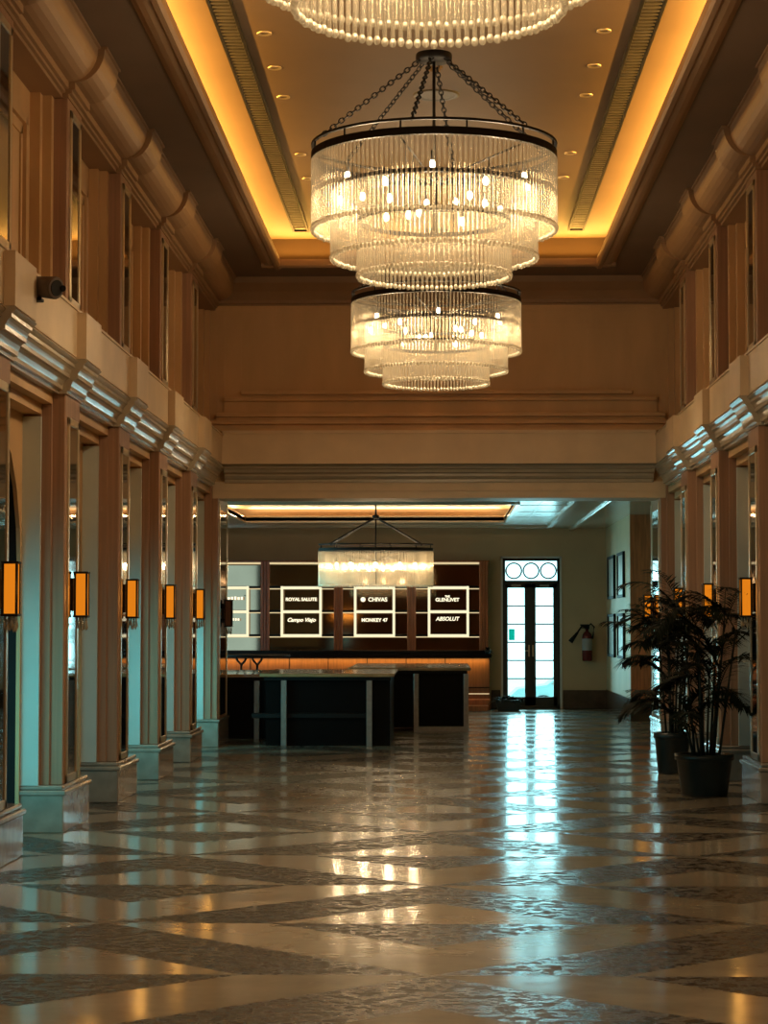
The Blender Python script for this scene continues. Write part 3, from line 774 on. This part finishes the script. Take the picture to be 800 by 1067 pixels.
def sign_frame(label, x, lines):
    t = thing('illuminated_sign', label, 'sign', (x, 40.87, 1.83), 0, 'illuminated signs on the back bar')
    W, z0, z1 = .385, -.475, .475; b = .045
    m = MB()
    m.cbox(-W, -W+b, 0, .05, z0, z1, .006); m.cbox(W-b, W, 0, .05, z0, z1, .006)
    for z in (z0, -.028, z1-b*1.2): m.cbox(-W, W, 0, .05, z, z+b*1.1, .006)
    m.build('frame', M_TUBE, t)
    m = MB()
    for a in (-1, 1): m.tube((a*.3, .05, .3), (a*.3, .14, .3), .008, 6)
    m.build('bracket', M_BLACK, t)
    for txt, zz, size, sh, off in lines:
        if txt.startswith('#'):
            n = int(txt[1:]); m = MB(); rnd = random.Random(n)
            for k in range(n):
                xx = off - n*size*.36 + k*size*.72
                m.box(xx, xx+size*.5, 0, .012, zz, zz+size*.72*rnd.uniform(.8, 1)); 
            o = m.build('lettering', M_SIGN, t)
        else:
            cu = bpy.data.curves.new('lettering', 'FONT'); cu.body = txt; cu.size = size; cu.align_x = 'CENTER'; cu.extrude = .006; cu.shear = sh; cu.offset = .0025
            cu.materials.append(M_SIGN)
            tmp = bpy.data.objects.new('tmp', cu); me = bpy.data.meshes.new_from_object(tmp); bpy.data.objects.remove(tmp)
            me.name = 'lettering'
            if not me.materials: me.materials.append(M_SIGN)
            o = bpy.data.objects.new('lettering', me); COL.objects.link(o); o.parent = t
            o.location = (off, .01, zz); o.rotation_euler = (PI/2, 0, 0)
    return t
sign_frame('glowing square sign at far left of the back bar, partly hidden by the jamb', -3.96, [('#9', .22, .085, 0, .02), ('#7', -.17, .07, 0, .05)])
sign_frame('glowing square sign second from the left on the back bar, with script lettering', -2.59, [('ROYAL SALUTE', .20, .085, 0, 0), ('Campo Viejo', -.19, .10, .35, 0)])
s3 = sign_frame('glowing square sign with a round emblem, right below the oval chandelier', -1.215, [('CHIVAS', .19, .105, 0, .06), ('MONKEY 47', -.19, .09, 0, 0)])
m = MB(); m.tube((-.215, .0, .225), (-.215, .012, .225), .045, 16); m.build('emblem', M_SIGN, s3)
sign_frame('glowing square sign farthest right on the back bar, nearest the bright door', .17, [('THE', .265, .05, 0, -.02), ('GLENLIVET', .19, .09, 0, -.02), ('ABSOLUT', -.17, .10, .2, -.02)])

# ------------------------------------------------------------------ counters and tables of the bar
def counter(label, x0, x1, y0, y1, h, legs, plinth, foot=None):
    t = thing('bar_counter', label, 'counter', ((x0+x1)/2, (y0+y1)/2, 0), 0, 'bar-height counters')
    w, d = (x1-x0)/2, (y1-y0)/2
    m = MB(); m.cbox(-w, w, -d, d, h-.045, h, .008); m.build('counter_top', M_TABLE, t)
    m = MB(); m.cbox(-w+.05, w-.05, -d+.05, d-.05, h-.09, h-.045, .004); m.build('apron', M_BLACK, t)
    a, b = legs
    for lx in (a, b):
        for ly in (-d+.07, d-.13):
            m = MB(); m.cbox(lx-.037, lx+.037, ly-.03, ly+.045, 0.0, h-.09, .004); m.build('leg', M_STEEL, t)
    m = MB(); m.box(-w+.06, max(b, w-.06), -d+.18, d-.2, .0 if not plinth else .06, h-.09); m.build('front_panel', M_BLKGLOSS, t)
    if plinth:
        m = MB(); m.cbox(a, b, -d+.08, d-.2, 0, .075, .006); m.build('kick_plate', M_STEEL, t)
    if foot:
        m = MB(); m.cbox(foot[0], foot[1], -d+.12, -d+.18, foot[2], foot[2]+.07, .008); m.build('foot_rail', M_BLACK, t)
    return t
counter('bar-height counter nearest the hall with pale steel legs and polished wood top', -2.34, -.58, 28.55, 31.3, .95, (-.57, .55), False, (-1.0, .56, .36))
counter('bar-height counter farther right with steel plinth, beside the walkway', -1.35, .47, 32.4, 35.9, .95, (.10, .84), True)
counter('dark bar-height counter half hidden behind the left jamb of the opening', -4.3, -2.36, 30.3, 33.2, .90, (-.75, .80), False)
t = thing('high_table', 'thin black high table on Y-shaped legs behind the left counter', 'table', (-3.05, 35.5, 0))
m = MB(); m.lathe([(.0005,1.10),(.62,1.10),(.64,1.085),(.62,1.065),(.0005,1.06)], n=40); m.build('table_top', M_BLACK, t)
for x in (-.17, .09):
    m = MB(); m.path([(x-.09, 0, 1.07), (x-.06, 0, 1.0), (x, 0, .93), (x, 0, .03)], .018, 8); m.path([(x+.09, 0, 1.07), (x+.06, 0, 1.0), (x, 0, .93)], .018, 8)
    m.lathe([(.0005,.03),(.14,.02),(.15,.0)], (x, 0, 0), 20); m.build('leg', M_BLACK, t)

# ------------------------------------------------------------------ extinguisher, prints, small plants
t = thing('fire_extinguisher', 'red fire extinguisher with black hose hung right of the bright door', 'fire extinguisher', (2.78, 41.22, .90))
m = MB(); m.lathe([(.0005,0),(.085,.0),(.095,.015),(.095,.44),(.085,.50),(.05,.545),(.03,.56),(.03,.60),(.0005,.60)], n=24); m.build('cylinder', M_RED, t)
m = MB(); m.lathe([(.097,.20),(.097,.42)], n=24); m.build('label_band', M_LABELW, t)
m = MB(); m.lathe([(.0005,.60),(.04,.60),(.045,.62),(.045,.66),(.0005,.67)], n=16); m.cbox(-.13, .03, -.015, .015, .665, .69, .004); m.cbox(-.12, .03, -.012, .012, .615, .635, .004); m.build('valve', M_BLACK, t)
m = MB(); m.path([(.0, -.03, .64), (.07, -.06, .70), (.13, -.07, .64), (.11, -.07, .50), (.10, -.05, .42)], .016, 8); m.path([(-.04, -.03, .64), (-.10, -.08, .66), (-.17, -.09, .56), (-.20, -.08, .50)], .018, 8)
m.tube((-.18, -.08, .54), (-.32, -.10, .36), .022, 12, .05); m.build('hose', M_BLACK, t)
m = MB(); m.cbox(-.04, .04, .09, .136, .25, .55, .004); m.build('wall_bracket', M_BLACK, t)

def print_(label, y0, y1, z0, z1):
    t = thing('framed_print', label, 'picture', (3.15, (y0+y1)/2, (z0+z1)/2), 0, 'framed prints on the bar side wall')
    a, b = (y1-y0)/2, (z1-z0)/2
    m = MB()
    for q in (-1, 1): m.cbox(-.045, -.001, q*a, q*(a-.05), -b, b, .004); m.cbox(-.045, -.001, -a, a, q*b, q*(b-.05), .004)
    m.build('frame', M_BLACK, t)
    m = MB(); m.box(-.022, -.004, -a+.05, a-.05, -b+.05, b-.05); m.build('print', M_PIC, t)
print_('upper framed print on the bar side wall, nearer the back wall', 39.05, 40.5, 2.05, 2.83)
print_('lower framed print on the bar side wall, nearer the back wall', 39.05, 40.5, 1.0, 1.78)
print_('upper framed print on the bar side wall, nearer the hall', 37.05, 38.3, 2.05, 2.83)
print_('lower framed print on the bar side wall, nearer the hall', 37.05, 38.3, 1.0, 1.78)

def leaf(mb, p, d, L, w, up=Vector((0, 0, 1)), droop=.25):
    """pointed leaflet bent downwards, two-sided strip"""
    d = d.normalized(); s = d.cross(up)
    if s.length < 1e-3: s = Vector((1, 0, 0))
    s.normalize(); vs = []
    for t_, ww in ((0, .35), (.3, 1), (.65, .8), (1, .03)):
        c = p + d*(L*t_) - Vector((0, 0, droop*L*t_*t_)); fold = Vector((0, 0, .25*w*ww))
        vs += [c - s*(w*ww) - fold*0, c + fold, c + s*(w*ww)]
    fs = []
    for i in range(3):
        a = i*3; fs += [(a, a+1, a+4, a+3), (a+1, a+2, a+5, a+4)]
    mb.add(vs, fs, 0, True)

def frond(mb, base, az, L, rise, bend, n=20, wmax=.24, rnd=random):
    """arching palm frond: stalk + paired drooping leaflets"""
    pts = []; p = Vector(base); el = rise; k = 14
    h = Vector((math.cos(az), math.sin(az), 0))
    for i in range(k+1):
        pts.append(p.copy()); p = p + (h*math.cos(el) + Vector((0, 0, 1))*math.sin(el))*(L/k); el -= bend/k*(.5 + i/k)
    mb.path(pts, .006, 5, 0, .0015)
    side = Vector((-math.sin(az), math.cos(az), 0))
    for i in range(n):
        t_ = .22 + .78*i/(n-1); f = t_*k; j = min(int(f), k-1); c = pts[j].lerp(pts[j+1], f-j)
        dr = (pts[j+1]-pts[j]).normalized(); LL = wmax*(math.sin(PI*min(1, .12+.88*(t_-.1)))**.6)*rnd.uniform(.85, 1.1)+.02
        for q in (-1, 1):
            d = side*q*.8 + dr*.75 + Vector((0, 0, rnd.uniform(-.15, .15)))
            leaf(mb, c, d, LL, .0115, droop=rnd.uniform(.15, .45))
    leaf(mb, pts[-1], pts[-1]-pts[-2], .12, .009)

def palm(label, x, y, potr, poth, canes, nf, H, spread, seed, dirs):
    rnd = random.Random(seed)
    t = thing('potted_palm', label, 'potted plant', (x, y, 0), 0, 'potted palms by the right wall')
    m = MB(); m.lathe([(.0005,0),(potr*.74,0),(potr*.78,.02),(potr*.93,poth*.84),(potr*.94,poth*.85),(potr,poth*.86),(potr,poth),(potr*.9,poth),(potr*.88,poth*.9),(.0005,poth*.9)], n=36); m.build('pot', M_POT, t)
    m = MB(); m.lathe([(.0005,poth*.925),(potr*.5,poth*.93),(potr*.885,poth*.905)], n=24); m.build('soil', M_SOIL, t)
    tops = []
    for i in range(canes):
        a = 2*PI*i/canes + rnd.uniform(-.3, .3); r = potr*.5*rnd.uniform(.2, 1); h = H*rnd.uniform(.15, .85)
        b = Vector((r*math.cos(a), r*math.sin(a), poth*.9)); e_ = Vector((r*2.0*math.cos(a)*1.1, r*2.0*math.sin(a)*1.1, poth + h))
        m = MB(); m.path([b, b.lerp(e_, .5)+Vector((0, 0, .02)), e_], .013, 7, 0, .008); m.build('cane', M_STEM, t)
        tops.append((e_, a))
    for i in range(nf):
        e_, a = tops[i % canes]
        az = dirs[i % len(dirs)] + rnd.uniform(-.4, .4)
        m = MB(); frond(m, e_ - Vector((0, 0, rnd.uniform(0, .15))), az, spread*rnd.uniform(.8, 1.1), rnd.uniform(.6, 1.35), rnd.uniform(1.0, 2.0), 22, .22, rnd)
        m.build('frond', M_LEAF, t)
    return t
palm('taller palm in the wide dark pot on the marble, nearer the camera', 2.48, 20.5, .275, .39, 13, 50, 1.55, .70, 11, [2.6, 3.6, 1.7, 4.4, 0.9, 5.4, 0.2, 3.1])
palm('palm in the smaller tapered pot behind the wide-potted palm', 2.50, 23.5, .20, .44, 10, 38, 1.5, .62, 23, [2.8, 3.6, 2.2, 4.4, 1.4, 5.0, 3.1])

# planter box by the door and a sprig on the ledge end
t = thing('planter_trough', 'low dark planter of leafy greens standing left of the bright door', 'planter', (1.27, 40.4, 0))
m = MB(); m.add([(-.20,-.13,0),(.20,-.13,0),(.20,.13,0),(-.20,.13,0),(-.23,-.15,.20),(.23,-.15,.20),(.23,.15,.20),(-.23,.15,.20),(-.20,-.12,.20),(.20,-.12,.20),(.20,.12,.20),(-.20,.12,.20)],
      [(0,3,2,1),(0,1,5,4),(1,2,6,5),(2,3,7,6),(3,0,4,7),(4,5,9,8),(5,6,10,9),(6,7,11,10),(7,4,8,11),(8,9,10,11)]); m.build('trough', M_POT, t)
rnd = random.Random(5)
for k in range(6):
    m = MB()
    for i in range(16):
        a = rnd.uniform(0, 2*PI); el = rnd.uniform(.1, 1.2)
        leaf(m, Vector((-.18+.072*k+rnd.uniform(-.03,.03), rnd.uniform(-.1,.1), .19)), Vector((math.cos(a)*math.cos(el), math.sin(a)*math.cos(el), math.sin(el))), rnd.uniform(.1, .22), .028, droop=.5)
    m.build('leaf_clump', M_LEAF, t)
t = thing('small_plant', 'small bushy potted plant on the right end of the back bar ledge', 'potted plant', (.90, 40.80, 1.035))
m = MB(); m.lathe([(.0005,0),(.045,0),(.06,.075),(.05,.075),(.0005,.065)], n=20); m.build('pot', M_POT, t)
m = MB()
for i in range(46):
    a = rnd.uniform(0, 2*PI); el = rnd.uniform(-.3, 1.4)
    leaf(m, Vector((0, 0, .07)), Vector((math.cos(a)*math.cos(el), math.sin(a)*math.cos(el), math.sin(el))), rnd.uniform(.07, .15), .016, droop=.4)
m.build('foliage', M_LEAF, t)

# ------------------------------------------------------------------ daylight through the left bays and the bar's left side
def daylight(y, w, p):
    # sky light slanting in through a glazed bay, heading into the hall and away from the entrance
    o = area('bay_daylight', (-3.62, y, 1.02), (0, 0, 0), w, 1.75, p, TEAL)
    o.data.spread = math.radians(100); d = Vector((.74, .67, -.22)); o.rotation_euler = d.to_track_quat('-Z', 'Z').to_euler()
for k, p in ((5, .25), (6, 1.1), (7, .2), (8, 1.0), (9, .45)):
    a = PY[k-1]+PW; b = PY[k]
    daylight((a+b)/2-.05, b-a-.35, 9.5*p)
daylight((PY[9]+PW+YE)/2-.05, 1.2, 11)
area('bar_daylight', (-6.1, 34.4, 1.5), (0, -PI/2, 0), 2.2, 7.0, 90, (.25, .85, .9), math.radians(75))
area('door_daylight', (1.74, BY1+.5, 1.4), (-PI/2, 0, 0), 1.0, 2.4, 80, (.40, .93, 1))

# ------------------------------------------------------------------ sky, camera, view
W_ = bpy.data.worlds.new('World'); SC.world = W_; W_.use_nodes = True
nt = W_.node_tree; nt.nodes.clear()
bg = nt.nodes.new('ShaderNodeBackground'); bg.inputs['Color'].default_value = (.55, .95, 1, 1); bg.inputs['Strength'].default_value = 2.3
o_ = nt.nodes.new('ShaderNodeOutputWorld'); nt.links.new(bg.outputs[0], o_.inputs[0])

cam = bpy.data.cameras.new('camera'); co = bpy.data.objects.new('camera', cam); COL.objects.link(co)
cam.sensor_fit = 'VERTICAL'; cam.sensor_height = 36; cam.lens = 2272/1067*36
cam.clip_end = 200
co.location = (.025, 0, 1.6); co.rotation_euler = (math.radians(90+2.935), 0, math.radians(1.487))
SC.camera = co
vs = SC.view_settings; vs.view_transform = 'Standard'; vs.look = 'None'; vs.gamma = 1; vs.exposure = 0.15; vs.use_curve_mapping = False
cy = SC.cycles
cy.max_bounces = 10; cy.transparent_max_bounces = 40; cy.diffuse_bounces = 4; cy.glossy_bounces = 5; cy.transmission_bounces = 4
cy.sample_clamp_indirect = 4.0; cy.caustics_reflective = False; cy.caustics_refractive = False; cy.use_denoising = True
